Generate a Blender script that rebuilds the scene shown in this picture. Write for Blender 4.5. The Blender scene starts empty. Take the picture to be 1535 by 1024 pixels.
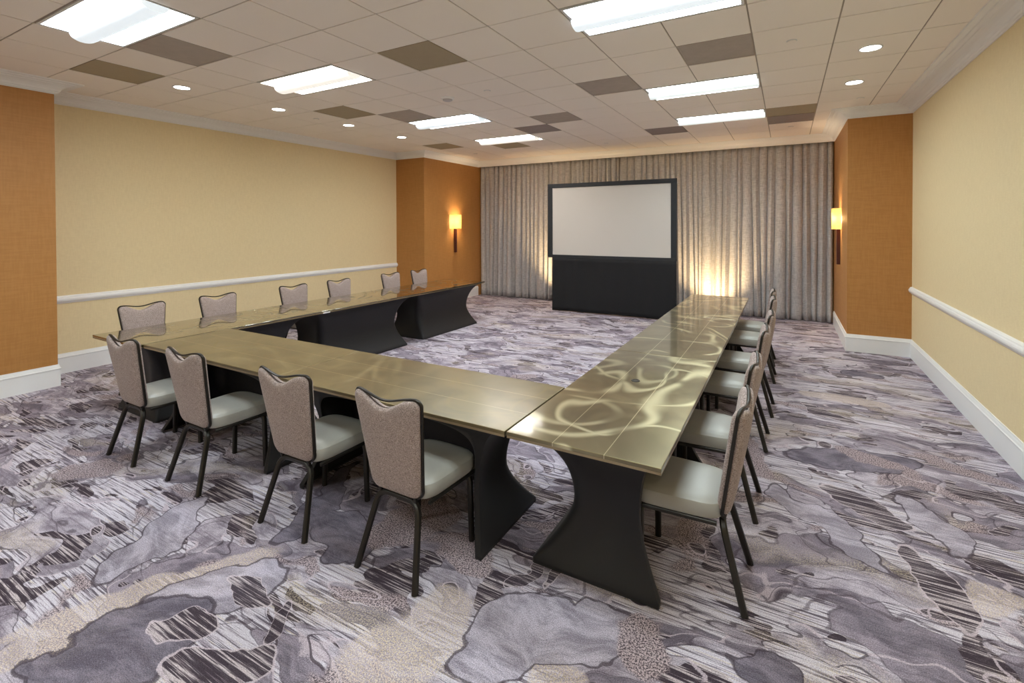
import bpy, bmesh, math, random
from mathutils import Vector, Matrix
random.seed(7)
PI = math.pi
sc = bpy.context.scene
COL = sc.collection

# ------------------------------------------------------------------ helpers
def lin(r, g, b, a=1.0):
    f = lambda c: (c/255/12.92) if c/255 <= 0.04045 else ((c/255+0.055)/1.055)**2.4
    return (f(r), f(g), f(b), a)

def obj(name, bm, mat, parent=None, smooth=False, bevel=0, solid=0):
    me = bpy.data.meshes.new(name)
    bm.normal_update()
    bm.to_mesh(me); bm.free()
    if mat: me.materials.append(mat)
    if smooth:
        for p in me.polygons: p.use_smooth = True
        try: me.set_sharp_from_angle(angle=math.radians(42))
        except Exception: pass
    o = bpy.data.objects.new(name, me); COL.objects.link(o)
    if parent: o.parent = parent
    if solid:
        m = o.modifiers.new('thick', 'SOLIDIFY'); m.thickness = solid; m.offset = 0
    if bevel:
        m = o.modifiers.new('bevel', 'BEVEL'); m.width = bevel; m.segments = 2; m.limit_method = 'ANGLE'
    return o

def tag(o, label, cat, group=None):
    o['label'] = label; o['category'] = cat
    if group: o['group'] = group
    return o

def thing(name, label, cat, loc=(0, 0, 0), rz=0, group=None):
    o = bpy.data.objects.new(name, None); COL.objects.link(o)
    o.empty_display_size = 0.2
    o.location = loc; o.rotation_euler = (0, 0, rz)
    return tag(o, label, cat, group)

def struct(name, bm, mat, **k):
    o = obj(name, bm, mat, **k); o['kind'] = 'structure'; return o

def copy_tree(o, parent=None):
    c = o.copy(); COL.objects.link(c)
    if parent is not None: c.parent = parent
    for ch in list(o.children): copy_tree(ch, c)
    return c

def box(bm, x0, x1, y0, y1, z0, z1):
    v = [bm.verts.new(p) for p in ((x0,y0,z0),(x1,y0,z0),(x1,y1,z0),(x0,y1,z0),(x0,y0,z1),(x1,y0,z1),(x1,y1,z1),(x0,y1,z1))]
    for f in ((0,3,2,1),(4,5,6,7),(0,1,5,4),(1,2,6,5),(2,3,7,6),(3,0,4,7)):
        bm.faces.new([v[i] for i in f])

def boxbm(*a):
    bm = bmesh.new(); box(bm, *a); return bm

def sweep(bm, pts, hw, hh, ref=Vector((0, 1, 0)), closed=False):
    """rectangular section (hw across, hh along ref) swept through pts"""
    pts = [Vector(p) for p in pts]; n = len(pts); rings = []
    for i, p in enumerate(pts):
        if closed: t = (pts[(i+1) % n]-pts[i-1])
        else: t = (pts[min(i+1, n-1)]-pts[max(i-1, 0)])
        t.normalize(); r = ref - t*ref.dot(t); r.normalize(); s = t.cross(r); s.normalize()
        c = 0.55
        sec = [(hw, hh*c), (hw*c, hh), (-hw*c, hh), (-hw, hh*c), (-hw, -hh*c), (-hw*c, -hh), (hw*c, -hh), (hw, -hh*c)]
        rings.append([bm.verts.new(p + s*a + r*b) for a, b in sec])
    m = len(rings[0])
    for i in range(n if closed else n-1):
        A, B = rings[i], rings[(i+1) % n]
        for k in range(m): bm.faces.new((A[k], A[(k+1) % m], B[(k+1) % m], B[k]))
    if not closed:
        bm.faces.new(rings[0][::-1]); bm.faces.new(rings[-1])
    bmesh.ops.recalc_face_normals(bm, faces=bm.faces)

def lathe(bm, prof, seg=32, cx=0, cy=0, cz=0):
    rings = []
    for r, z in prof:
        if r < 1e-6: rings.append([bm.verts.new((cx, cy, cz+z))])
        else: rings.append([bm.verts.new((cx+r*math.cos(2*PI*k/seg), cy+r*math.sin(2*PI*k/seg), cz+z)) for k in range(seg)])
    for A, B in zip(rings[:-1], rings[1:]):
        for k in range(seg):
            k2 = (k+1) % seg
            if len(A) == 1 and len(B) == 1: continue
            if len(A) == 1: bm.faces.new((A[0], B[k], B[k2]))
            elif len(B) == 1: bm.faces.new((A[k], B[0], A[k2]))
            else: bm.faces.new((A[k], B[k], B[k2], A[k2]))
    bmesh.ops.recalc_face_normals(bm, faces=bm.faces)

# ------------------------------------------------------------------ materials
class NT:
    def __init__(s, name):
        s.m = bpy.data.materials.new(name); s.m.use_nodes = True
        s.t = s.m.node_tree; s.n = s.t.nodes; s.l = s.t.links
        s.b = s.n['Principled BSDF']
    def node(s, ty, ins=None, **props):
        nd = s.n.new(ty)
        for k, v in props.items(): setattr(nd, k, v)
        for k, v in (ins or {}).items(): s.set(nd.inputs[k], v)
        return nd
    def set(s, inp, v):
        if isinstance(v, bpy.types.NodeSocket): s.l.new(v, inp)
        else: inp.default_value = v
    def coord(s, scale=(1, 1, 1), loc=(0, 0, 0), rot=(0, 0, 0), src='Object'):
        tc = s.node('ShaderNodeTexCoord')
        mp = s.node('ShaderNodeMapping', {'Vector': tc.outputs[src], 'Scale': scale, 'Location': loc, 'Rotation': rot})
        return mp.outputs[0]
    def noise(s, vec, scale=1, detail=2, rough=0.5, dist=0):
        return s.node('ShaderNodeTexNoise', {'Vector': vec, 'Scale': scale, 'Detail': detail, 'Roughness': rough, 'Distortion': dist}).outputs['Fac']
    def ramp(s, fac, a, b):           # smoothstep a..b
        nd = s.node('ShaderNodeMapRange', {'Value': fac, 'From Min': a, 'From Max': b}, interpolation_type='SMOOTHSTEP')
        return nd.outputs[0]
    def math(s, op, a, b=0.0, c=0.0):
        nd = s.node('ShaderNodeMath', operation=op); s.set(nd.inputs[0], a); s.set(nd.inputs[1], b); s.set(nd.inputs[2], c)
        return nd.outputs[0]
    def mix(s, fac, a, b, mode='MIX'):
        nd = s.node('ShaderNodeMix', data_type='RGBA', blend_type=mode)
        s.set(nd.inputs[0], fac); s.set(nd.inputs[6], a); s.set(nd.inputs[7], b)
        return nd.outputs[2]
    def band(s, v, c, w, soft):       # 1 where |v-c|<w
        d = s.math('ABSOLUTE', s.math('SUBTRACT', v, c))
        return s.math('SUBTRACT', 1.0, s.ramp(d, w, w+soft))
    def bump(s, h, strength=0.3, dist=0.01):
        nd = s.node('ShaderNodeBump', {'Height': h, 'Strength': strength, 'Distance': dist})
        s.l.new(nd.outputs[0], s.b.inputs['Normal'])

def simple(name, col, rough=0.6, metal=0.0, **ins):
    t = NT(name); t.b.inputs['Base Color'].default_value = col
    t.b.inputs['Roughness'].default_value = rough; t.b.inputs['Metallic'].default_value = metal
    for k, v in ins.items(): t.b.inputs[k.replace('_', ' ')].default_value = v
    return t

def wallpaper(name, c1, c2):
    t = NT(name)
    v = t.noise(t.coord((1, 1, 0.12)), 90, 2)
    h = t.noise(t.coord((0.12, 0.12, 1)), 160, 2)
    f = t.math('ADD', t.math('MULTIPLY', v, .5), t.math('MULTIPLY', h, .5))
    t.set(t.b.inputs['Base Color'], t.mix(t.ramp(f, .35, .65), c1, c2))
    t.b.inputs['Roughness'].default_value = .75
    t.bump(f, .15, .002)
    return t.m

M = {}
M['wall'] = wallpaper('cream_wallpaper', (.775, .63, .37, 1), (.825, .68, .41, 1))
def pillar_paper():
    t = NT('orange_wallpaper')
    v = t.noise(t.coord((1, 1, .1)), 60, 2); h = t.noise(t.coord((.1, .1, 1)), 60, 2)
    f = t.math('ADD', t.math('MULTIPLY', v, .5), t.math('MULTIPLY', h, .5))
    t.set(t.b.inputs['Base Color'], t.mix(t.ramp(f, .35, .65), (.44, .20, .052, 1), (.49, .23, .064, 1)))
    t.b.inputs['Roughness'].default_value = .55
    t.bump(f, .1, .002)
    return t.m
M['orange'] = pillar_paper()
M['trim'] = simple('white_trim_paint', (.88, .88, .87, 1), .35).m
def ceilmat():
    t = NT('ceiling_tile')
    n = t.noise(t.coord(), 160, 3, .7)
    t.set(t.b.inputs['Base Color'], t.mix(n, (.90, .84, .77, 1), (.94, .88, .81, 1)))
    t.b.inputs['Roughness'].default_value = .9
    t.bump(n, .25, .002)
    return t.m
M['tile'] = ceilmat()
M['tbar'] = simple('shaded_grid_bar', (.36, .31, .26, 1), .5).m  # bar colour darkened to paint in the shadow of the tile grooves
def vent(name, a, b):
    t = NT(name)
    n = t.noise(t.coord(), 9, 3, .6)
    t.set(t.b.inputs['Base Color'], t.mix(n, a, b)); t.b.inputs['Roughness'].default_value = .7
    w = t.node('ShaderNodeTexVoronoi', {'Vector': t.coord(), 'Scale': 120}).outputs['Distance']
    t.bump(w, .4, .003)
    return t.m
M['vent_olive'] = vent('olive_panel', (.36, .30, .20, 1), (.41, .34, .235, 1))
M['vent_grey'] = vent('grey_panel', (.36, .31, .27, 1), (.48, .42, .37, 1))
M['vent_dark'] = vent('dark_panel', (.25, .21, .20, 1), (.33, .28, .27, 1))

# landmarks of the woven pattern: kind, x, y, half length, half width, heading (metres on the floor)
BLOBS = [('dark', -2.45, 0.97, 0.35, 0.3, 1.2), ('dark', -2.51, 0.78, 0.22, 0.22, 1.29), ('dark', 0.43, 4.43, 0.55, 0.22, 0.32), ('dark', -2.26, 1.92, 0.34, 0.16, -0.31), ('dark', -0.11, 2.18, 0.14, 0.14, 0.2), ('dark', 1.6, 7.24, 0.28, 0.1, -0.45), ('dark', 0.77, 7.06, 0.25, 0.15, -0.02), ('dark', -2.63, 2.11, 0.54, 0.1, 2.01), ('leaf', -1.03, 1.83, 0.32, 0.2, 1.15), ('leaf', -0.85, 1.93, 0.39, 0.16, 0.79), ('leaf', -0.36, 3.66, 0.2, 0.12, -0.51), ('leaf', -3.13, 1.44, 0.42, 0.16, 1.95), ('leaf', 0.18, 3.44, 0.5, 0.12, -0.88), ('leaf', 0.76, 3.69, 0.34, 0.14, -1.2), ('leaf', -2.43, 1.35, 0.37, 0.16, 0.76), ('yel', -1.39, 1.59, 0.27, 0.2, 1.51), ('yel', -2.67, 1.17, 0.59, 0.14, 1.02), ('yel', -0.8, 1.73, 0.12, 0.12, 0.88), ('yel', 0.54, 5.93, 0.38, 0.16, 0.01), ('yel', 0.83, 3.09, 0.12, 0.2, -0.76), ('yel', -2.72, 0.84, 0.33, 0.12, 1.26), ('speck', -1.94, 2.21, 0.35, 0.16, 1.03), ('speck', -1.54, 2.13, 0.25, 0.12, -0.39), ('speck', 1.1, 4.63, 0.33, 0.1, -0.7), ('speck', -4.45, 1.53, 0.26, 0.14, 0.7), ('speck', 0.58, 4.51, 0.33, 0.06, -0.56), ('speck', -0.26, 4.17, 0.4, 0.12, -1.19), ('speck', -0.54, 2.06, 0.16, 0.12, -0.38), ('isl', -2.34, 1.15, 0.17, 0.1, 0.62), ('isl', -2, 1.14, 0.3, 0.13, 0.51), ('isl', 0.41, 3.73, 0.29, 0.12, -0.64), ('isl', -2.29, 1.44, 0.19, 0.06, 0.05), ('isl', -2, 1.41, 0.16, 0.05, 2.15), ('isl', -1.15, 2.18, 0.19, 0.05, 1.44), ('isl', -1, 2.35, 0.23, 0.05, 1.47), ('isl', 0.64, 3.08, 0.34, 0.14, -1.52), ('isl', 0.34, 5.42, 0.32, 0.07, -0.75)]
def carpet():
    t = NT('patterned_carpet')
    tc = t.node('ShaderNodeTexCoord').outputs['Object']
    def warp(scale, amt, det=2.0):
        wn = t.node('ShaderNodeTexNoise', {'Vector': tc, 'Scale': scale, 'Detail': det})
        wv = t.node('ShaderNodeVectorMath', operation='SUBTRACT'); t.l.new(wn.outputs['Color'], wv.inputs[0]); wv.inputs[1].default_value = (.5, .5, .5)
        ws = t.node('ShaderNodeVectorMath', operation='SCALE'); t.l.new(wv.outputs[0], ws.inputs[0]); ws.inputs[3].default_value = amt
        wa = t.node('ShaderNodeVectorMath', operation='ADD'); t.l.new(tc, wa.inputs[0]); t.l.new(ws.outputs[0], wa.inputs[1])
        return wa.outputs[0]
    W = warp(1.2, .75, 3.0); W2 = warp(.6, .05, 1.0); W3 = warp(2.6, .42, 3.0)
    def mp(vec, scale, loc=(0, 0, 0), rz=0):
        return t.node('ShaderNodeMapping', {'Vector': vec, 'Scale': scale, 'Location': loc, 'Rotation': (0, 0, rz)}).outputs[0]
    def N(vec, scale, loc, rz, sc_, det, rough=.5): return t.noise(mp(vec, scale, loc, rz), sc_, det, rough)
    n1 = N(W, (.8, 1.5, 1), (3.1, 1.7, 0), .15, 1.9, 2.0, .45)
    n2 = N(W, (.7, 1.7, 1), (9.3, 4.2, 0), .1, 2.0, 2.0, .45)
    n3 = N(W, (.6, 1.3, 1), (17.1, 8.8, 0), .2, 1.3, 2, .5)
    n4 = N(W, (.8, 1.7, 1), (27.1, 3.3, 0), .2, 3.2, 2.0, .45)
    n6 = N(W, (.7, 1.4, 1), (71, 5, 0), .1, 2.4, 1.5, .4)
    fl = t.noise(tc, 210, 2, .8)
    fl2 = t.noise(mp(tc, (1, 1, 1), (5, 5, 0)), 125, 2, .8)
    st = N(W2, (1.8, 62, 1), (0, 0, 0), .0, 1, 3.0, .75)
    st2 = N(W2, (3.0, 90, 1), (4, 2, 0), .0, 1, 2, .6)
    st3 = N(W2, (2.2, 70, 1), (14, 7, 0), .0, 1, 2, .6)
    cloud = N(W, (1, 2.2, 1), (1, 8, 0), .1, 4.0, 5, .7)
    jit = t.math('MULTIPLY', t.math('SUBTRACT', fl2, .5), .010)
    # ground: soft mauve greys, clouded and lightly ribbed
    g = t.mix(t.ramp(cloud, .36, .64), lin(130, 122, 131), lin(190, 183, 191))
    g = t.mix(t.math('MULTIPLY', t.ramp(st3, .54, .62), .5), g, lin(110, 101, 109))
    # light streaked fields
    streak = t.mix(t.ramp(st, .50, .57), lin(208, 203, 211), lin(96, 88, 97))
    streak = t.mix(t.math('MULTIPLY', t.ramp(st2, .54, .60), .75), streak, lin(150, 141, 150))
    streak = t.mix(t.math('MULTIPLY', t.ramp(st3, .62, .66), .6), streak, lin(212, 200, 176))
    c = t.mix(t.math('MULTIPLY', t.ramp(n1, .485, .495), .92), g, streak)
    dstreak = t.mix(t.ramp(st, .42, .50), lin(190, 180, 180), lin(66, 57, 64))
    dstreak = t.mix(t.math('MULTIPLY', t.ramp(st2, .58, .64), .7), dstreak, lin(120, 108, 114))
    solid = t.mix(t.ramp(cloud, .38, .62), lin(102, 95, 104), lin(146, 137, 146))
    c = t.mix(t.math('MULTIPLY', t.ramp(n2, .565, .575), .9), c, solid)
    c = t.mix(t.ramp(n4, .595, .602), c, dstreak)
    speck = t.mix(t.ramp(fl2, .46, .52), lin(74, 63, 68), lin(192, 176, 176))
    c = t.mix(t.math('MULTIPLY', t.ramp(N(W, (.7, 1.5, 1), (41, 12, 0), .1, 2.6, 2.5), .61, .65), .85), c, speck)
    ym = t.math('MULTIPLY', t.ramp(N(W, (.6, 1.3, 1), (55, 31, 0), .1, 1.6, 3), .55, .66), t.ramp(fl2, .44, .56))
    c = t.mix(t.math('MULTIPLY', ym, .45), c, lin(212, 198, 168))
    # small oval islands inside the fields
    gate = t.ramp(n3, .46, .47)
    vor = t.node('ShaderNodeTexVoronoi', {'Vector': mp(W, (.75, 1.8, 1), (2, 7, 0), .15), 'Scale': 3.2, 'Randomness': 1.0})
    d = t.math('ADD', t.math('ADD', vor.outputs['Distance'], t.math('MULTIPLY', n4, .3)), jit)
    ov = t.math('MULTIPLY', t.math('SUBTRACT', 1.0, t.ramp(d, .34, .348)), gate)
    c = t.mix(ov, c, t.mix(t.ramp(n2, .5, .51), dstreak, streak))
    # outlines
    oc = t.mix(t.ramp(n6, .47, .50), lin(66, 57, 64), lin(196, 184, 190))
    c = t.mix(t.math('MULTIPLY', t.band(t.math('ADD', n1, jit), .49, .0035, .003), .75), c, oc)
    c = t.mix(t.math('MULTIPLY', t.math('MULTIPLY', t.band(d, .346, .010, .008), gate), .85), c, t.mix(t.ramp(n2, .5, .51), lin(196, 184, 190), lin(72, 62, 68)))
    c = t.mix(t.math('MULTIPLY', t.band(t.math('ADD', n2, jit), .57, .003, .003), .5), c, lin(70, 61, 68))
    c = t.mix(t.math('MULTIPLY', t.math('MULTIPLY', t.band(t.math('ADD', n6, jit), .5, .003, .003), t.ramp(n3, .40, .44)), .6), c, lin(78, 68, 75))
    # larger woven landmarks
    leafc = t.mix(t.ramp(cloud, .38, .62), lin(142, 136, 145), lin(184, 178, 188))
    darkc = t.mix(t.ramp(cloud, .36, .64), lin(92, 87, 97), lin(130, 123, 133))
    yelc = t.mix(t.ramp(fl2, .46, .56), lin(182, 171, 178), lin(222, 205, 174))
    fills = {'dark': (darkc, .92, lin(66, 58, 65)), 'leaf': (leafc, .85, lin(66, 56, 62)), 'yel': (yelc, .6, None), 'speck': (speck, .9, None), 'isl': (dstreak, .95, lin(200, 188, 192))}
    for kind in ('yel', 'leaf', 'dark', 'speck', 'isl'):
        dm = None
        for ty, bx, by, ra, rb, h in BLOBS:
            if ty != kind: continue
            ch, sh = math.cos(h), math.sin(h)
            v = t.node('ShaderNodeMapping', {'Vector': W3, 'Location': (bx, by, 0), 'Rotation': (0, 0, h), 'Scale': (max(ra, .08)*.88, rb*.86, 1e3)}, vector_type='TEXTURE').outputs[0]
            ln = t.node('ShaderNodeVectorMath', operation='LENGTH'); t.l.new(v, ln.inputs[0])
            dm = ln.outputs['Value'] if dm is None else t.math('MINIMUM', dm, ln.outputs['Value'])
        dm = t.math('ADD', dm, t.math('MULTIPLY', jit, 5.0))
        fc, am, ol = fills[kind]
        c = t.mix(t.math('MULTIPLY', t.math('SUBTRACT', 1.0, t.ramp(dm, .97, 1.03 if ol else 1.2)), am), c, fc)
        if ol: c = t.mix(t.math('MULTIPLY', t.band(dm, 1.0, .022, .025), .75), c, ol)
    # tuft grain
    c = t.mix(.75, c, t.mix(t.ramp(fl, .3, .7), (.23, .22, .24, 1), (.83, .81, .86, 1)), 'OVERLAY')
    t.set(t.b.inputs['Base Color'], c)
    t.b.inputs['Roughness'].default_value = .95
    t.b.inputs['Specular IOR Level'].default_value = .15
    t.bump(fl, .4, .004)
    return t.m
M['carpet'] = carpet()

def brass(name, swirl, base, rough, crough=.085, cior=1.42):
    t = NT(name)
    tc = t.node('ShaderNodeTexCoord').outputs['Object']
    oi = t.node('ShaderNodeObjectInfo').outputs['Location']
    add = t.node('ShaderNodeVectorMath', operation='ADD'); t.l.new(tc, add.inputs[0]); t.l.new(oi, add.inputs[1])
    V = add.outputs[0]
    sm = t.noise(V, 3.2, 2, .5, .6)
    fine = t.noise(t.node('ShaderNodeMapping', {'Vector': V, 'Scale': (3, 60, 1)}).outputs[0], 4, 3, .6)
    n = t.noise(V, 1.25, 0, .5, .8)
    n2 = t.noise(t.node('ShaderNodeMapping', {'Vector': V, 'Location': (7, 3, 1)}).outputs[0], 1.6, 0, .5, .6)
    b1 = t.band(n, .44, .001, .040); b2 = t.math('MAXIMUM', t.band(n2, .56, .001, .034), t.math('MULTIPLY', t.band(n, .56, .002, .03), .7))
    b = t.math('MAXIMUM', b1, b2)
    b = t.math('MULTIPLY', b, t.ramp(t.noise(V, 2.6, 1), .36, .52))
    dark, mid, hi = base
    c = t.mix(t.ramp(sm, .3, .7), dark, mid)
    c = t.mix(t.math('MULTIPLY', fine, .25), c, mid)
    c = t.mix(t.math('MULTIPLY', b, swirl), c, hi)
    # fine sheet joints running lengthwise
    sep = t.node('ShaderNodeSeparateXYZ', {'Vector': tc})
    ax = t.math('ABSOLUTE', sep.outputs[1])
    c = t.mix(t.math('MULTIPLY', t.band(ax, .127, .0012, .0015), .6), c, hi)
    t.set(t.b.inputs['Base Color'], c)
    t.b.inputs['Metallic'].default_value = .95
    t.set(t.b.inputs['Roughness'], t.math('ADD', t.math('MULTIPLY', b, .10), rough))
    t.b.inputs['Coat Weight'].default_value = 1.0
    t.b.inputs['Coat Roughness'].default_value = crough
    t.b.inputs['Coat IOR'].default_value = cior
    return t.m
BR = ((.19, .16, .085, 1), (.31, .27, .15, 1), (.92, .86, .56, 1))
M['brass'] = brass('brushed_brass', .62, BR, .30)
SB = ((.17, .135, .065, 1), (.25, .205, .10, 1), (.55, .47, .27, 1))
M['brass_soft'] = brass('brushed_brass_soft', .16, SB, .40, .20, 1.35)
M['brass_polished'] = brass('polished_brass_top', .12, ((.18, .15, .075, 1), (.25, .215, .11, 1), (.6, .5, .3, 1)), .22, .03, 1.8)
M['brass_edge'] = simple('brass_edge', (.42, .34, .20, 1), .35, .9).m
def spandex():
    t = NT('black_stretch_fabric')
    t.b.inputs['Base Color'].default_value = (.0075, .0065, .008, 1)
    t.b.inputs['Roughness'].default_value = .62
    t.b.inputs['Sheen Weight'].default_value = .06
    t.bump(t.noise(t.coord(), 700, 1), .1, .001)
    return t.m
M['spandex'] = spandex()
def fabric(name, a, b, sc_=150):
    t = NT(name)
    v = t.noise(t.coord((1, 1, 2.2)), sc_, 3, .7)
    t.set(t.b.inputs['Base Color'], t.mix(t.ramp(v, .36, .64), a, b))
    t.b.inputs['Roughness'].default_value = .8
    t.b.inputs['Sheen Weight'].default_value = .15
    t.bump(v, .6, .003)
    return t.m
M['taupe'] = fabric('taupe_weave', lin(120, 104, 99), lin(190, 172, 165))
M['vinyl'] = simple('sage_vinyl', lin(163, 161, 153), .38).m
M['bronze'] = simple('dark_bronze_metal', (.045, .040, .034, 1), .38, .75).m
def curtainmat():
    t = NT('curtain_fabric')
    a = t.noise(t.coord((1, 1, .04)), 260, 2); b = t.noise(t.coord((.05, .05, 1)), 260, 2)
    f = t.math('ADD', t.math('MULTIPLY', a, .5), t.math('MULTIPLY', b, .5))
    t.set(t.b.inputs['Base Color'], t.mix(t.ramp(f, .4, .6), lin(160, 157, 157), lin(202, 199, 198)))
    t.b.inputs['Roughness'].default_value = .7
    t.b.inputs['Sheen Weight'].default_value = .2
    t.bump(f, .2, .002)
    return t.m
M['curtain'] = curtainmat()
M['screen'] = simple('projection_surface', (.60, .56, .52, 1), .6).m
M['black_frame'] = simple('black_frame_vinyl', (.016, .018, .022, 1), .6).m
M['skirt'] = simple('black_skirt_cloth', (.007, .007, .009, 1), .85).m
M['wood'] = simple('dark_red_wood', (.07, .014, .010, 1), .35).m
M['grommet'] = simple('dark_grommet', (.02, .016, .012, 1), .4).m
M['chrome'] = simple('bright_metal', (.6, .6, .6, 1), .2, 1).m
M['housing'] = simple('white_housing', (.7, .7, .7, 1), .5).m

def emis(name, col, s):
    t = NT(name); t.b.inputs['Base Color'].default_value = (.8, .8, .8, 1)
    t.b.inputs['Emission Color'].default_value = (*col, 1); t.b.inputs['Emission Strength'].default_value = s
    return t.m

# ------------------------------------------------------------------ room data
H = 3.379
XL, XR, YB, YF = -7.643, 1.455, 10.56, -2.3
GX, GY, G = -2.699, 3.305, .61          # ceiling grid origin and module
PLX, PLY0, PLY1 = -7.09, .2, 2.2        # near left pillar
BLX, BLY = -6.84, 8.22                  # far left pillar
BRX, BRY = .74, 8.24                    # far right pillar
HDY = 10.32                             # curtain header face

struct('floor', boxbm(XL-.1, XR+.1, YF-.1, YB+.1, -.05, 0), M['carpet'])
struct('wall_left', boxbm(XL-.15, XL, YF, YB, 0, 3.62), M['wall'])
struct('wall_right', boxbm(XR, XR+.15, YF, YB, 0, 3.62), M['wall'])
struct('wall_back', boxbm(XL-.15, XR+.15, YB, YB+.15, 0, 3.62), M['wall'])
struct('wall_front', boxbm(XL-.15, XR+.15, YF-.15, YF, 0, 3.62), M['wall'])
struct('wall_pillar_near_left', boxbm(XL, PLX, PLY0, PLY1, 0, H+.012), M['orange'])
struct('wall_pillar_far_left', boxbm(XL, BLX, BLY, YB, 0, H+.012), M['orange'])
struct('wall_pillar_far_right', boxbm(BRX, XR, BRY, YB, 0, H+.012), M['orange'])

# fixtures on the ceiling grid  (i = across, j = depth)
troffers = [(-4, -3, 'cool'), (-4, 0, 'warm'), (-4, 4, 'cool'), (-4, 7, 'warm'),
            (2, -3, 'neutral'), (2, 0, 'cool'), (2, 4, 'neutral'), (2, 7, 'neutral'),
            (-4, -7, 'neutral'), (2, -7, 'neutral')]
panels = [(-6, -2, 1, 1, 'vent_olive', 'olive ceiling panel near the left orange pillar, left of the downlight'),
          (-4, -2, 1, 1, 'vent_grey', 'grey-brown ceiling panel touching the far edge of the nearest left light'),
          (-1, 0, 1, 1, 'vent_olive', 'large brown ceiling panel alone in the middle of the near ceiling'),
          (-5, 2, 1, 1, 'vent_olive', 'olive ceiling panel left of the grey one, beyond the second left light'),
          (-4, 3, 1, 1, 'vent_grey', 'grey ceiling panel touching the near edge of the third left light'),
          (-1, 5, 1, 1, 'vent_grey', 'mauve-grey ceiling panel corner to corner with a darker one'),
          (-2, 6, 1, 1, 'vent_dark', 'darkest ceiling panel, beside the farthest left light'),
          (1, 3, 1, 1, 'vent_grey', 'grey ceiling panel at the left end of the middle right light'),
          (3, 2, 1, 1, 'vent_grey', 'grey-tan ceiling panel between the two nearest right lights'),
          (4, 7, 1, 1, 'vent_olive', 'tan half of the dark pair of panels right of the farthest right light'),
          (4, 8, 1, 1, 'vent_dark', 'darker grey half of the panel pair right of the farthest right light'),
          (1, 8, 1, 1, 'vent_dark', 'grey ceiling panel at the left of the farthest right light'),
          (-6, 7, 1, 1, 'vent_olive', 'tan ceiling panel near the far left pillar crown'),
          (-4, 8, 1, 1, 'vent_olive', 'tan ceiling panel just beyond the farthest left light')]
occupied = set()
for i, j, _ in troffers: occupied |= {(i, j), (i+1, j)}
for p in panels: occupied.add((p[0], p[1]))

bm = bmesh.new(); g = .0060
for i in range(-9, 8):
    for j in range(-10, 13):
        x0, x1 = GX+i*G+g, GX+(i+1)*G-g
        y0, y1 = GY+j*G+g, GY+(j+1)*G-g
        x0, x1 = max(x0, XL), min(x1, XR); y0, y1 = max(y0, YF), min(y1, YB)
        if x1-x0 < .02 or y1-y0 < .02 or (i, j) in occupied: continue
        box(bm, x0, x1, y0, y1, H, H+.018)
ceiling = struct('ceiling', bm, M['tile'])
bm = bmesh.new()
box(bm, XL-.1, XR+.1, YF-.1, YB+.1, 3.6, 3.65)  # unseen slab above the tiles, added to stop light leaking through
slab = obj('light_seal_slab', bm, M['tile'], ceiling)
bm = bmesh.new()
trof_cells = set()
for i, j, _ in troffers: trof_cells |= {(i, j), (i+1, j)}
for i in range(-8, 8):
    x = GX+i*G
    if not XL < x < XR: continue
    for j in range(-10, 13):          # bars stop where a light spans them
        if (i, j) in trof_cells and (i-1, j) in trof_cells: continue
        y0, y1 = max(GY+j*G, YF), min(GY+(j+1)*G, YB)
        if y1 > y0: box(bm, x-.012, x+.012, y0, y1, H+.006, H+.0175)
for j in range(-9, 13):
    y = GY+j*G
    if YF < y < YB: box(bm, XL, XR, y-.012, y+.012, H+.0062, H+.0173)
obj('grid_bars', bm, M['tbar'], ceiling)

for i, j, w, d, mk, label in panels:
    cx, cy = GX+(i+.5)*G, GY+(j+.5)*G
    hs = .5*G-g-.001
    t = thing('ceiling_panel', label, 'ceiling panel', (cx, cy, H), group='tinted panels in the ceiling grid')
    obj('perforated_face', boxbm(-hs+.008, hs-.008, -hs+.008, hs-.008, .004, .016), M[mk], t)
    bm = bmesh.new()
    for a in ((-hs, hs, -hs, -hs+.008), (-hs, hs, hs-.008, hs), (-hs, -hs+.008, -hs+.008, hs-.008), (hs-.008, hs, -hs+.008, hs-.008)):
        box(bm, *a, .001, .016)
    obj('panel_rim', bm, M[mk], t)

# ---- mouldings swept round the room
loop = [(PLX, PLY0), (PLX, PLY1), (XL, PLY1), (XL, BLY), (BLX, BLY), (BLX, HDY), (BRX, HDY), (BRX, BRY), (XR, BRY), (XR, YF), (XL, YF), (XL, PLY0)]
def mould(path, prof, closed, z0=0):
    """prof: (offset into room, z); path runs clockwise seen from above (room on the right)"""
    bm = bmesh.new(); n = len(path); rings = []
    for k, p in enumerate(path):
        p = Vector(p)
        a = Vector(path[k-1]) if (k > 0 or closed) else None
        b = Vector(path[(k+1) % n]) if (k < n-1 or closed) else None
        ns = []
        for q0, q1 in ((a, p), (p, b)):
            if q0 is None or q1 is None: continue
            d = (q1-q0).normalized(); ns.append(Vector((d.y, -d.x)))
        if len(ns) == 2:
            m = ns[0]+ns[1]; m = m / max(1e-6, m.dot(ns[0]))
        else: m = ns[0]
        rings.append([bm.verts.new((p.x+m.x*o, p.y+m.y*o, z0+z)) for o, z in prof])
    m_ = len(prof)
    for k in range(n if closed else n-1):
        A, B = rings[k], rings[(k+1) % n]
        for q in range(m_): bm.faces.new((A[q], A[(q+1) % m_], B[(q+1) % m_], B[q]))
    if not closed:
        bm.faces.new(rings[0]); bm.faces.new(rings[-1][::-1])
    bmesh.ops.recalc_face_normals(bm, faces=bm.faces)
    return bm
crown = [(0, -.125), (.012, -.125), (.016, -.118), (.028, -.114), (.032, -.102), (.040, -.098), (.050, -.076), (.068, -.056), (.092, -.042), (.112, -.036),
         (.118, -.028), (.130, -.024), (.146, -.022), (.152, -.013), (.200, -.012), (.204, -.0005), (0, -.0005)]
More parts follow.
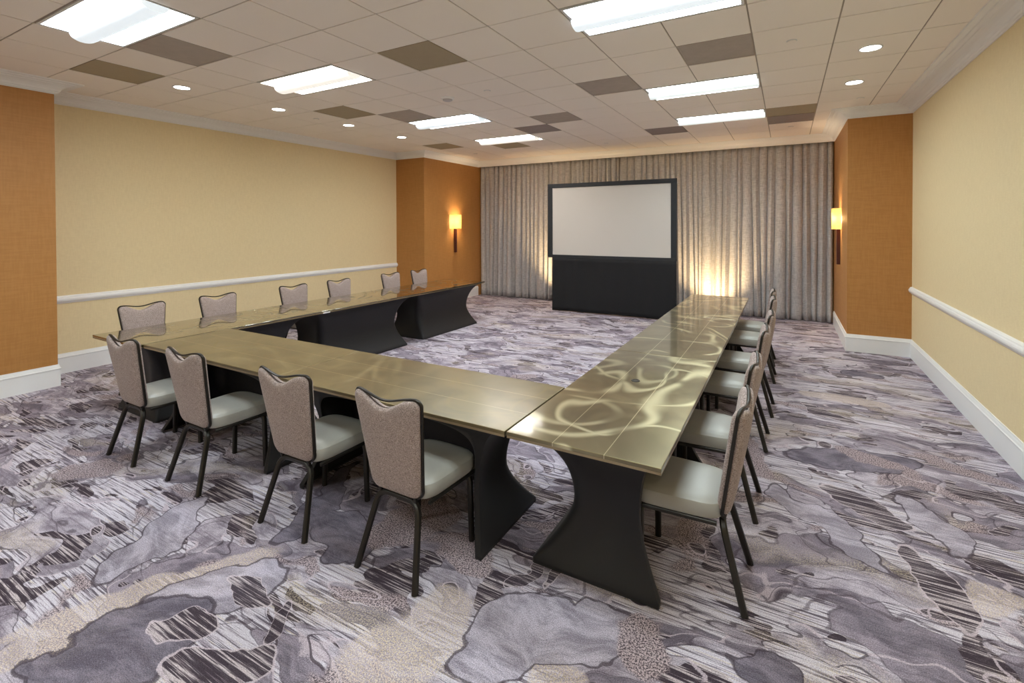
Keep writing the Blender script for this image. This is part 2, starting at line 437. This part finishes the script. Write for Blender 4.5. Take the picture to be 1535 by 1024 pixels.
struct('trim_1', mould(loop, crown, True, H), M['trim'])
# header above the curtain that carries the crown
struct('trim_2', boxbm(BLX, BRX, HDY, HDY+.03, H-.125, H-.001), M['trim'])
base = [(0, .001), (.018, .001), (.018, .185), (.022, .190), (.024, .200), (.018, .207), (.014, .222), (.010, .232), (.008, .243), (0, .243)]
rail = [(0, .850), (.010, .850), (.014, .862), (.024, .868), (.034, .884), (.037, .900), (.034, .914), (.026, .922), (.024, .932), (.016, .940), (0, .945)]
struct('baseboard_left', mould([(XL, YF), (XL, PLY0), (PLX, PLY0), (PLX, PLY1), (XL, PLY1), (XL, BLY), (BLX, BLY), (BLX, HDY-.02)], base, False), M['trim'])
struct('baseboard_right', mould([(BRX, HDY-.02), (BRX, BRY), (XR, BRY), (XR, YF)], base, False), M['trim'])
struct('trim_3', mould([(XL, PLY1), (XL, BLY)], rail, False), M['trim'])
struct('trim_4', mould([(XR, BRY), (XR, YF)], rail, False), M['trim'])

# ------------------------------------------------------------------ troffer lights
LC = {'cool': (.78, .91, 1.0), 'neutral': (.84, .96, .98), 'warm': (1.0, .96, .88)}
LS = 12.0
names = {(-4, -3): 'cool white recessed ceiling light in the top left corner, nearest left one',
         (-4, 0): 'warm white recessed ceiling light, second from the front on the left side',
         (-4, 4): 'recessed ceiling light beyond the smoke detector, third on the left side',
         (-4, 7): 'farthest recessed ceiling light of the left row',
         (2, -3): 'recessed ceiling light above the near right tables, outside the picture',
         (2, 0): 'bright recessed ceiling light at the top edge, nearest of the right row',
         (2, 4): 'middle recessed ceiling light of the right row, above the screen side',
         (2, 7): 'farthest recessed ceiling light of the right row',
         (-4, -7): 'recessed ceiling light behind the camera on the left', (2, -7): 'recessed ceiling light behind the camera on the right'}
def troffer(i, j, tone):
    cx, cy = GX+(i+1)*G, GY+(j+.5)*G
    t = thing('ceiling_light', names[(i, j)], 'ceiling light', (cx, cy, H), group='recessed troffer lights')
    L, Wd = .598, .292
    mat = emis('lens_'+tone, LC[tone], LS); mat2 = emis('basket_'+tone, LC[tone], .30)
    def strip(prof, x0, x1, mat_, name, smooth=True):
        bm = bmesh.new(); ra = []
        for v, z in prof: ra.append((bm.verts.new((x0, v, z)), bm.verts.new((x1, v, z))))
        for a, b in zip(ra[:-1], ra[1:]): bm.faces.new((a[0], a[1], b[1], b[0]))
        bmesh.ops.recalc_face_normals(bm, faces=bm.faces)
        for f in bm.faces:
            if f.normal.z > 0: f.normal_flip()
        return obj(name, bm, mat_, t, smooth=smooth)
    for s in (-1, 1):
        pr = []
        for k in range(13):
            a = k/12; v = .098+(.272-.098)*a
            pr.append((s*v, .004+.048*math.sin(PI*min(1, a*.92+.04))))
        strip(pr, -L+.02, L-.02, mat, 'side_lens')
    pr = [(.092*math.cos(PI*k/20)+0, .004-.062*math.sin(PI*k/20)**.8) for k in range(21)]
    strip(pr, -L+.006, L-.006, mat2, 'centre_basket')
    # end caps of the centre basket and of the arches, and the frame
    for x in (-L+.006, L-.006):
        bm = bmesh.new()
        a_ = [bm.verts.new((x-.001, v, z)) for v, z in pr]; b_ = [bm.verts.new((x+.001, v, z)) for v, z in pr]
        bm.faces.new(a_); bm.faces.new(b_[::-1])
        for q in range(len(pr)): bm.faces.new((a_[q], b_[q], b_[(q+1) % len(pr)], a_[(q+1) % len(pr)]))
        bmesh.ops.recalc_face_normals(bm, faces=bm.faces)
        obj('basket_end', bm, mat2, t)
    bm = bmesh.new()
    for s in (-1, 1):
        box(bm, -L, L, s*.282-.010, s*.282+.010, -.004, .016)
        box(bm, -L, L, s*.095-.0025, s*.095+.0025, -.002, .012)
        box(bm, s*(L-.010)-.010, s*(L-.010)+.010, -.272, .272, -.003, .02)
    obj('frame', bm, M['housing'], t)
    bm = bmesh.new(); box(bm, -L, L, -Wd, Wd, .07, .10)
    for s in (-1, 1): box(bm, s*L-.004, s*L+.004, -Wd, Wd, .018, .07)
    for s in (-1, 1): box(bm, -L, L, s*.286-.004, s*.286+.004, .018, .07)
    obj('housing', bm, M['housing'], t)
for a in troffers: troffer(*a)

# downlights
dl = [(-5.5, -.5, 'round downlight at the left nearest the orange pillar'), (-5.5, 1.5, 'second round downlight of the left row'),
      (-5.5, 3.5, 'third round downlight of the left row'), (-5.5, 5.5, 'farthest round downlight of the left row'),
      (5.5, 3.5, 'larger looking near round downlight beside the right wall'), (5.5, 5.5, 'far round downlight beside the right pillar'),
      (5.5, 1.5, 'round downlight by the right wall above the picture'), (5.5, -.5, 'round downlight by the right wall beside the camera')]
dproto = None
for i, j, label in dl:
    if dproto is None:
        t = thing('downlight', label, 'downlight', (0, 0, 0), group='round recessed downlights')
        bm = bmesh.new(); lathe(bm, [(.078, -.001), (.092, -.001), (.094, -.005), (.088, -.009), (.078, -.006), (.078, -.001)]); obj('trim_ring', bm, M['housing'], t, smooth=True)
        bm = bmesh.new(); lathe(bm, [(0, -.004), (.04, -.0035), (.079, -.002)]); obj('lens', bm, emis('downlight_lens', (1, .97, .92), 9), t)
        dproto = t
    else: t = copy_tree(dproto)
    t['label'] = label; t.location = (GX+i*G, GY+j*G, H)

# smoke detector and sprinklers
t = thing('smoke_detector', 'white round smoke detector on the ceiling before the third left light', 'smoke detector', (-3.695, 4.90, H))
bm = bmesh.new(); lathe(bm, [(.085, 0), (.085, -.012), (.075, -.022), (.062, -.024)]); obj('base_ring', bm, M['trim'], t, smooth=True)
bm = bmesh.new(); lathe(bm, [(.062, -.018), (.058, -.036), (.035, -.046), (0, -.048)]); obj('dome', bm, simple('detector_grey', (.55, .53, .55, 1), .4).m, t, smooth=True)
sp = [(4.48, 2.59, 'flush sprinkler cap on the ceiling left of the near right downlight'), (4.51, 9.58, 'flush sprinkler cap beyond the panel pair by the curtain'),
      (5.75, 6.93, 'flush sprinkler cap beside the far right pillar crown'), (-5.6, 2.58, 'flush sprinkler cap between the left downlights'),
      (-.62, 9.63, 'flush sprinkler cap in front of the curtain above the screen'), (-5.49, 9.4, 'flush sprinkler cap near the far left pillar'),
      (-.65, 2.58, 'flush sprinkler cap right of the smoke detector')]
sproto = None
for i, j, label in sp:
    if sproto is None:
        t = thing('sprinkler', label, 'sprinkler', group='sprinkler caps')
        bm = bmesh.new(); lathe(bm, [(.042, -.0002), (.042, -.003), (.036, -.006)]); obj('ring', bm, M['housing'], t)
        bm = bmesh.new(); lathe(bm, [(.034, -.003), (.034, -.009), (0, -.010)]); obj('cap', bm, M['tile'], t)
        sproto = t
    else: t = copy_tree(sproto)
    t['label'] = label; t.location = (GX+i*G, GY+j*G, H)

# ------------------------------------------------------------------ curtains
def curtain(x0, x1, seed, label):
    rnd = random.Random(seed)
    xs = [x0]
    while xs[-1] < x1-.05: xs.append(xs[-1]+rnd.uniform(.085, .17))
    xs[-1] = x1
    amp = [rnd.uniform(.55, 1.0) for _ in xs]; lean = [rnd.uniform(-.06, .06) for _ in xs]
    lean[0] = lean[-1] = 0; deep = [rnd.random() < .16 for _ in xs]
    cols = []
    for k in range(len(xs)-1):
        for q in range(10): cols.append((k, q/10))
    cols.append((len(xs)-2, 1.0))
    NZ = 22; zt, zb = H-.06, .012
    bm = bmesh.new(); rows = []
    for r in range(NZ+1):
        f = r/NZ; z = zt+(zb-zt)*f; row = []
        for k, q in cols:
            xa = xs[k]+lean[k]*f**1.5; xb = xs[k+1]+lean[k+1]*f**1.5
            a = amp[k]*(.030+.030*min(1, f*1.6)); a *= (1.5 if deep[k] else 1)
            s = math.sin(PI*q)**.75 if q < 1 else 0
            y = 10.435 - a*(s*1.9-.6) + .008*math.sin(z*2.1+k*1.7)
            x = xa+(xb-xa)*(q + .10*math.sin(2*PI*q)*(1 if k % 2 else -.6))
            row.append(bm.verts.new((x, min(y, 10.53), z)))
        rows.append(row)
    for A, B in zip(rows[:-1], rows[1:]):
        for k in range(len(cols)-1): bm.faces.new((A[k], A[k+1], B[k+1], B[k]))
    t = thing('curtain', label, 'curtain', ((x0+x1)/2, 10.435, 0), group='floor length grey curtains along the back wall')
    bmesh.ops.translate(bm, verts=bm.verts, vec=(-(x0+x1)/2, -10.435, 0))
    obj('drape', bm, M['curtain'], t, smooth=True, solid=.004)
    obj('curtain_track', boxbm(-(x1-x0)/2, (x1-x0)/2, -.02, .02, zt+.002, H-.002), M['housing'], t)
curtain(BLX+.012, -3.2, 11, 'pleated grey curtain running from the far left pillar to behind the screen')
curtain(-3.19, BRX-.012, 23, 'pleated grey curtain running from behind the screen to the far right pillar, warmly lit')

# ------------------------------------------------------------------ projection screen
SX0, SX1, SZ0, SZ1, SY = -4.365, -1.755, 1.105, 2.635, 9.25
t = thing('projection_screen', 'large black framed white projection screen standing before the curtain', 'projection screen', ((SX0+SX1)/2, SY, 0), rz=math.radians(0))
hw = (SX1-SX0)/2; fb = .105
bm = bmesh.new()
for a in ((-hw, hw, -.02, .02, SZ1-.085, SZ1), (-hw, hw, -.02, .02, SZ0, SZ0+.06), (-hw, -hw+fb, -.02, .02, SZ0+.06, SZ1-.085), (hw-fb, hw, -.02, .02, SZ0+.06, SZ1-.085)): box(bm, *a)
obj('frame', bm, M['black_frame'], t, bevel=.004)
obj('screen_surface', boxbm(-hw+fb-.005, hw-fb+.005, -.004, .004, SZ0+.055, SZ1-.08), M['screen'], t)
for s in (-1, 1):
    bm = bmesh.new(); box(bm, s*(hw-.25)-.02, s*(hw-.25)+.02, .025, .055, .02, SZ1-.3); box(bm, s*(hw-.25)-.02, s*(hw-.25)+.02, -.0, .5, .001, .03)
    obj('support_leg', bm, M['bronze'], t)
# skirt
bm = bmesh.new(); nx, nz = 90, 14; rows = []
for r in range(nz+1):
    f = r/nz; z = SZ0+.002-(SZ0-.008)*f; row = []
    for c in range(nx+1):
        q = c/nx; x = -hw+.11+(2*hw-.115)*q
        y = -.026-.010*math.sin(q*23+1.3*math.sin(q*9))*(.25+f*.9)-.006*math.sin(q*61+f*2)-.012*f
        row.append(bm.verts.new((x, y, z+.010*math.sin(q*7)*f*(1-f)+.014*math.sin(q*PI)*f)))
    rows.append(row)
for A, B in zip(rows[:-1], rows[1:]):
    for k in range(nx): bm.faces.new((A[k], A[k+1], B[k+1], B[k]))
obj('skirt', bm, M['skirt'], t, smooth=True, solid=.004)

# floor uplights behind the screen and the far tables
def uplight(x, y, label, e):
    t = thing('uplight', label, 'uplight', (x, y, 0), group='warm uplights on the floor before the curtain')
    bm = bmesh.new(); lathe(bm, [(0, .002), (.07, .002), (.075, .01), (.075, .15), (.068, .15), (.066, .12), (0, .12)], 24); obj('can', bm, M['bronze'], t, smooth=True)
    bm = bmesh.new(); lathe(bm, [(0, .126), (.064, .126)], 24); obj('lens', bm, emis('uplight_lens', (1, .75, .42), 6), t)
    L = bpy.data.lights.new('uplight_lamp', 'SPOT'); L.energy = e; L.color = (1, .70, .36); L.spot_size = math.radians(105); L.spot_blend = .9; L.shadow_soft_size = .03
    o = bpy.data.objects.new('uplight_lamp', L); COL.objects.link(o); o.parent = t; o.location = (0, 0, .16)
    o.rotation_euler = (math.radians(180-36), 0, 0)
uplight(-4.42, 9.8, 'small uplight on the carpet behind the left end of the screen', 85)
uplight(-1.25, 9.82, 'small uplight on the carpet behind the far end of the right tables', 62)

# ------------------------------------------------------------------ wall sconces
def sconce(x, y, s, label):
    """s = +1 when the lamp faces +x"""
    t = thing('wall_sconce', label, 'wall lamp', (x, y, 0), rz=0 if s > 0 else PI, group='amber wall sconces')
    obj('wood_bar', boxbm(.002, .05, -.033, .033, 1.145, 1.70), M['wood'], t, bevel=.004)
    obj('bracket', boxbm(.002, .02, -.03, .03, 1.702, 1.80), M['bronze'], t)
    bm = bmesh.new(); n = 24; a = []
    for z in (1.702, 2.03):
        a.append([bm.verts.new((.004+.115*math.sin(PI*k/n)**.7, -.20*math.cos(PI*k/n), z)) for k in range(n+1)])
    for k in range(n): bm.faces.new((a[0][k], a[0][k+1], a[1][k+1], a[1][k]))
    m = NT('amber_glass')
    tl = m.node('ShaderNodeBsdfTranslucent'); tr = m.node('ShaderNodeBsdfTransparent'); gl = m.node('ShaderNodeBsdfDiffuse')
    wv = m.noise(m.coord((1, 1, 8)), 18, 2)
    cc = m.mix(wv, (.62, .36, .11, 1), (.80, .56, .24, 1))
    for q in (tl, gl): m.l.new(cc, q.inputs['Color'])
    tr.inputs['Color'].default_value = (1, .80, .45, 1)
    m1 = m.node('ShaderNodeMixShader'); m1.inputs[0].default_value = .22; m.l.new(tl.outputs[0], m1.inputs[1]); m.l.new(tr.outputs[0], m1.inputs[2])
    m2 = m.node('ShaderNodeMixShader'); m2.inputs[0].default_value = .25; m.l.new(m1.outputs[0], m2.inputs[1]); m.l.new(gl.outputs[0], m2.inputs[2])
    m.l.new(m2.outputs[0], m.n['Material Output'].inputs['Surface'])
    obj('shade', bm, m.m, t, smooth=True)
    bm = bmesh.new(); lathe(bm, [(0, -.05), (.02, -.04), (.028, 0), (.02, .04), (0, .05)], 16, .085, 0, 1.87); obj('bulb', bm, emis('bulb_glow', (1, .78, .45), 6), t, smooth=True)
    L = bpy.data.lights.new('sconce_lamp', 'POINT'); L.energy = 130; L.color = (1, .74, .44); L.shadow_soft_size = .03
    o = bpy.data.objects.new('sconce_lamp', L); COL.objects.link(o); o.parent = t; o.location = (.085, 0, 1.87)
sconce(BLX, 9.32, 1, 'lit amber wall sconce with wood bar on the far left orange pillar')
sconce(BRX, 9.25, -1, 'lit amber wall sconce on the side of the far right orange pillar')

# ------------------------------------------------------------------ tables
TH = .031; TZ = .75
def cover_bm(hl_t, hw_t, open_side=-1, neck=.635, nc=.150):
    """stretch cover: closed long side at y = -open_side, arched opening on the other"""
    k = hw_t/.355; o = open_side
    def dims(t):
        if t < .03: t = .03
        if t < .45:
            q = ((.45-t)/.42)**1.5; return neck+(.735-neck)*q, k*(.215+.115*q), k*(nc+(.330-nc)*q)
        q = min(1, (t-.45)/.55); e = 1-math.sqrt(max(0, 1-q*q)); return neck+(hl_t-neck)*e, k*(.215+(.355-.215)*e), k*(nc+(.355-nc)*e)
    ZT = TZ-TH-.002
    z = lambda t: .002+(ZT-.002)*t
    ts = [0, .03, .07, .12, .18, .24, .3, .36, .42, .48, .54, .6, .66, .72, .77, .82, .86, .895, .95, .95, .97, .985, .995, 1.0]
    def section(t):
        hl, hw, hc = dims(t); m = math.sin(PI*t); r = .012+.075*m; bl = .03*m; bw = .012*m; P = []
        for q in range(9):                       # end from the open side to the closed side
            u = q/8; P.append((hl-bl*math.sin(PI*u), o*hw*(1-u)+(-o)*(hc-r)*u))
        for q in range(1, 7):
            a = PI/2*q/6; P.append((hl-r+r*math.cos(a), -o*(hc-r+r*math.sin(a))))
        for q in range(1, 30):
            u = q/30; P.append(((hl-r)*(1-2*u), -o*(hc-bw*math.sin(PI*u))))
        for q in range(0, 7):
            a = PI/2*q/6; P.append((-(hl-r+r*math.sin(a)), -o*(hc-r+r*math.cos(a))))
        for q in range(1, 9):
            u = q/8; P.append((-hl+bl*math.sin(PI*u), -o*(hc-r)*(1-u)+o*hw*u))
        return P
    bm = bmesh.new(); rows = [[bm.verts.new((x, y, z(t))) for x, y in section(t)] for t in ts]
    for A, B in zip(rows[:-1], rows[1:]):
        for q in range(len(A)-1): bm.faces.new((A[q], A[q+1], B[q+1], B[q]))
    # arched apron on the open side
    out = [(-1, t) for t in ts]+[(-1+2*q/30, 1.0) for q in range(1, 30)]+[(1, t) for t in ts[::-1]]
    n = len(out); fn = lambda u, t: (u*dims(t)[0], o*dims(t)[1], z(t))
    def inner(q):
        f = q/(n-1)
        w = out[q]
        if w[1] < .5: return (w[0]*.95, w[1])
        c = (w[0], w[1])
        # pull towards the middle along a superellipse
        a = math.atan2((w[1]-.5)/.5, w[0]); ca, sa = math.cos(a), math.sin(a); e = .55
        return (.95*abs(ca)**e*(1 if ca >= 0 else -1), .5+.44*abs(sa)**e)
    g = []
    for q in range(n):
        i_ = inner(q); w = out[q]; row = []
        for h in range(5):
            f = h/4; row.append(bm.verts.new(fn(w[0]*(1-f)+i_[0]*f, w[1]*(1-f)+i_[1]*f)))
        g.append(row)
    for A, B in zip(g[:-1], g[1:]):
        for h in range(4): bm.faces.new((A[h], A[h+1], B[h+1], B[h]))
    bmesh.ops.remove_doubles(bm, verts=bm.verts, dist=.0008)
    bmesh.ops.recalc_face_normals(bm, faces=bm.faces)
    return bm
cache = {}
def table(cx, cy, rz, W, side, mat, label, group, L=1.829, grommet=None, tagx=None):
    t = thing('conference_table', label, 'table', (cx, cy, 0), rz, group)
    top = obj('tabletop', boxbm(-L/2+.0015, L/2-.0015, -W/2, W/2, TZ-TH+.012, TZ), mat, t, bevel=.003)
    obj('edge_band', boxbm(-L/2+.003, L/2-.003, -W/2+.002, W/2-.002, TZ-TH, TZ-TH+.0119), M['brass_edge'], t)
    key = (round(W, 3), side)
    if key not in cache:
        o = obj('stretch_cover', cover_bm(.885, W/2-.028, side, *((.665, .20) if W > .8 else (.650, .150))), M['spandex'], t, smooth=True, solid=.004); cache[key] = o
    else:
        o = cache[key].copy(); COL.objects.link(o); o.parent = t
    # folding frame under the top, seen through the open side
    for q in (-W*.225, W*.225):
        obj('under_rail', boxbm(-.62, .62, q-.015, q+.015, TZ-TH-.035, TZ-TH-.001), M['bronze'], t)
    if grommet:
        bm = bmesh.new(); lathe(bm, [(0, .0012), (.018, .0012), (.020, .003), (.027, .003), (.029, .0002)], 24, grommet[0], grommet[1], TZ); obj('grommet', bm, M['grommet'], t, smooth=True)
    if tagx is not None:
        s = -side
        obj('paper_tag', boxbm(tagx-.05, tagx+.05, s*(W/2-.002), s*(W/2+.001), TZ-TH-.002, TZ-TH+.012) if s > 0 else boxbm(tagx-.05, tagx+.05, -(W/2+.001), -(W/2-.002), TZ-TH-.002, TZ-TH+.012), M['trim'], t)
    return t
# local +x along the table length.  right column: length along world y
RX = -.839; RY0 = 2.087
lab = ['brass topped table at the near end of the right row, swirl marks on top', 'brass topped middle table of the right row', 'brass topped farthest table of the right row, close to the curtain']
for k in range(3):      # rz=+90: local x -> +y, local y -> -x ; open side faces +x = local -y
    table(RX, RY0+1.829*(k+.5), PI/2, .762, -1, M['brass'], lab[k], 'right row of brass tables', grommet=(.19, .03) if k == 0 else None)
lab = ['brass topped table of the front row next to the right row', 'brass topped table of the front row next to the left row']
for k in range(2):      # front row: open side towards the camera (local -y)
    table(-1.228-1.829*(k+.5), 2.087+.381, 0, .762, -1, M['brass_soft'], lab[k], 'front row of brass tables')
lab = ['brass topped table at the near left corner of the left row', 'brass topped middle table of the left row, small white tag on its edge', 'brass topped farthest table of the left row, before the orange pillar']
LW = .855; th = math.radians(-.75); d = Vector((math.sin(-th), math.cos(th)))
for k in range(3):      # rz=-90: local x -> -y, local y -> +x ; open side faces -x = local -y
    c = Vector((-4.906-LW/2, 2.035))+d*(1.829*(k+.5))
    table(c.x, c.y, -PI/2+th, LW, -1, M['brass_polished'], lab[k], 'left row of brass tables', grommet=(-.26, .25) if k == 2 else None, tagx=.75 if k == 1 else None)

# ------------------------------------------------------------------ chairs
def back_outline(inset, dip, n=10):
    """closed outline (x, s) of the backrest, s = height along the rake 0..1 scaled later"""
    hb, ht, z0, z1 = .172-inset, .222-inset, .402+inset, .940-inset
    rb, rt = .055, .035
    pts = []
    def arc(cx, cz, r, a0, a1):
        for k in range(n+1):
            a = a0+(a1-a0)*k/n; pts.append((cx+r*math.cos(a), cz+r*math.sin(a)))
    arc(hb-rb, z0+rb, rb, -PI/2, 0)
    arc(ht-rt, z1-rt, rt, 0, PI/2)
    m = 16
    for k in range(1, m):
        x = (ht-rt)*(1-2*k/m); q = abs(x)/(ht-rt)
        pts.append((x, z1-dip*(.5+.5*math.cos(PI*min(1, q*1.02)))))
    arc(-(ht-rt), z1-rt, rt, PI/2, PI)
    arc(-(hb-rb), z0+rb, rb, PI, 1.5*PI)
    return pts
def rake(x, z, off=0.0):
    """put an outline point in 3d: leaning back as it rises and bowed round the sitter"""
    f = (z-.40)/.55
    return Vector((x, .098-.105*f + .030*(x/.22)**2*(.4+.6*f) + off, z))
def pad_bm(sign, base_off):
    out = back_outline(.006, .062)
    cx, cz = 0, .66
    bm = bmesh.new(); rings = []
    for sc_, h in ((1.0, 0), (1.004, .008), (.985, .017), (.93, .024), (.8, .028), (.6, .030), (.35, .031)):
        rings.append([bm.verts.new(rake(cx+(x-cx)*sc_, cz+(z-cz)*sc_, sign*(base_off+h))) for x, z in out])
    c = bm.verts.new(rake(cx, cz, sign*(base_off+.031)))
    c0 = bm.verts.new(rake(cx, cz, sign*base_off))
    n = len(out)
    for A, B in zip(rings[:-1], rings[1:]):
        for k in range(n): bm.faces.new((A[k], A[(k+1) % n], B[(k+1) % n], B[k]))
    for k in range(n):
        bm.faces.new((rings[-1][k], rings[-1][(k+1) % n], c)); bm.faces.new((rings[0][(k+1) % n], rings[0][k], c0))
    bmesh.ops.recalc_face_normals(bm, faces=bm.faces)
    return bm
def seat_bm():
    out = []; n = 48
    for k in range(n):
        a = 2*PI*k/n; c, s = math.cos(a), math.sin(a)
        e = .38
        x = abs(c)**e*(1 if c >= 0 else -1); y = abs(s)**e*(1 if s >= 0 else -1)
        hwid = .198+.017*(y+1)/2
        out.append((x*hwid, .325+y*.235 - (.018*x*x if y > 0 else 0)))
    bm = bmesh.new(); rings = []
    for sc_, z in ((.92, .398), (.97, .401), (.995, .415), (1.0, .440), (.99, .460), (.972, .470), (.965, .4705), (.93, .481), (.8, .493), (.55, .500), (.25, .503)):
        rings.append([bm.verts.new((x*sc_, .325+(y-.325)*sc_, z)) for x, y in out])
    for A, B in zip(rings[:-1], rings[1:]):
        for k in range(n): bm.faces.new((A[k], A[(k+1) % n], B[(k+1) % n], B[k]))
    bm.faces.new(rings[-1]); bm.faces.new(rings[0][::-1])
    bmesh.ops.recalc_face_normals(bm, faces=bm.faces)
    return bm
def bend(pts, r, n=6):
    """round the corners of a polyline"""
    P = [Vector(p) for p in pts]; out = [P[0]]
    for a, b, c in zip(P[:-2], P[1:-1], P[2:]):
        d0 = (a-b).normalized(); d1 = (c-b).normalized()
        s0, s1 = b+d0*r, b+d1*r
        for k in range(n+1):
            q = k/n; out.append((1-q)**2*s0+2*q*(1-q)*b+q*q*s1)
    out.append(P[-1]); return out
def make_chair():
    t = thing('banquet_chair', '', 'chair')
    obj('seat', seat_bm(), M['vinyl'], t, smooth=True)
    obj('backrest', pad_bm(1, .006), M['taupe'], t, smooth=True)
    obj('back_panel', pad_bm(-1, .006), M['taupe'], t, smooth=True)
    bm = bmesh.new(); sweep(bm, [rake(x, z) for x, z in back_outline(0, .028)], .0055, .008, closed=True)
    obj('back_frame', bm, M['bronze'], t, smooth=True)
    for s in (-1, 1):
        bm = bmesh.new(); sweep(bm, [(s*.19, .12, .388), (s*.205, .5, .388)], .008, .010, Vector((0, 0, 1))); obj('seat_rail', bm, M['bronze'], t)
        bm = bmesh.new(); sweep(bm, [(s*.12, .10, .385), (s*.12, .085, .44)], .012, .008, Vector((1, 0, 0))); obj('back_bracket', bm, M['bronze'], t)
    for s in (-1, 1):
        bm = bmesh.new(); sweep(bm, bend([(0, .475, .382), (s*.185, .475, .382), (s*.200, .475, .001)], .055), .0145, .0155)
        obj('leg', bm, M['bronze'], t, smooth=True)
        bm = bmesh.new(); sweep(bm, bend([(0, .108, .382), (s*.135, .104, .380), (s*.198, 0, .001)], .07, 8), .0145, .0155)
        obj('leg', bm, M['bronze'], t, smooth=True)
    return t
chairs = []
gF, gL, gR = 'chairs along the front row of tables', 'chairs along the left wall side', 'chairs along the right side of the tables'
front = [(-4.405, 1.722, 'upholstered chair at the far left end of the front row, back to the camera'),
         (-3.573, 1.745, 'second chair from the left in the front row, back to the camera'),
         (-2.553, 1.775, 'third chair from the left in the front row, back to the camera'),
         (-1.752, 1.785, 'nearest chair of the front row, its whole tan back facing the camera')]
for x, y, l in front: chairs.append((x, y, random.uniform(-.015, .03), l, gF))
ly = [2.60, 3.41, 4.46, 5.265, 6.40, 7.16]
ll = ['chair behind the near corner of the left tables, nearest to the left pillar', 'second chair from the front by the left wall',
      'third chair from the front by the left wall', 'fourth chair from the front by the left wall',
      'chair by the left wall just before the far orange pillar', 'farthest left chair, standing in front of the orange pillar']
for y, l in zip(ly, ll): chairs.append((-6.13, y, -PI/2, l, gL))
ry = [2.615, 3.41, 4.46, 5.25, 6.34, 7.075]; rx = [-.16, -.155, -.134, -.11, -.112, -.13]
rl = ['nearest chair on the right side of the tables, seen from its side', 'second chair from the front on the right side of the tables',
      'third chair from the front on the right side of the tables', 'fourth chair from the front on the right side of the tables',
      'fifth chair from the front on the right side, last but one', 'farthest chair on the right side, nearest to the curtain']
for x, y, l in zip(rx, ry, rl): chairs.append((x, y, PI/2, l, gR))
proto = make_chair()
for k, (x, y, rz, l, gname) in enumerate(chairs):
    o = proto if k == 0 else copy_tree(proto)
    o.location = (x, y, 0); o.rotation_euler = (0, 0, rz); o['label'] = l; o['group'] = gname

# ------------------------------------------------------------------ world, camera, view
w = bpy.data.worlds.new('world'); sc.world = w; w.use_nodes = True
w.node_tree.nodes['Background'].inputs[0].default_value = (.02, .02, .02, 1)
cam = bpy.data.cameras.new('camera'); co = bpy.data.objects.new('camera', cam); COL.objects.link(co)
cam.sensor_fit = 'HORIZONTAL'; cam.sensor_width = 36
co.matrix_world = Matrix(((0.870161, -0.003110, 0.492758, 0), (0.492758, 0.011879, -0.870085, 0), (-0.003148, 0.999925, 0.011869, 1.7860), (0, 0, 0, 1)))
cam.lens = 727.01437 * 36 / 1535
cam.shift_y = -166.12376 / 1535
sc.camera = co
cam.clip_start = .05
sc.view_settings.view_transform = 'Standard'; sc.view_settings.look = 'None'
sc.view_settings.exposure = 1.25; sc.view_settings.gamma = 1.0
sc.view_settings.use_curve_mapping = False
try:
    sc.cycles.use_denoising = True
    sc.cycles.max_bounces = 10; sc.cycles.diffuse_bounces = 6
    sc.cycles.sample_clamp_indirect = 6
except Exception: pass
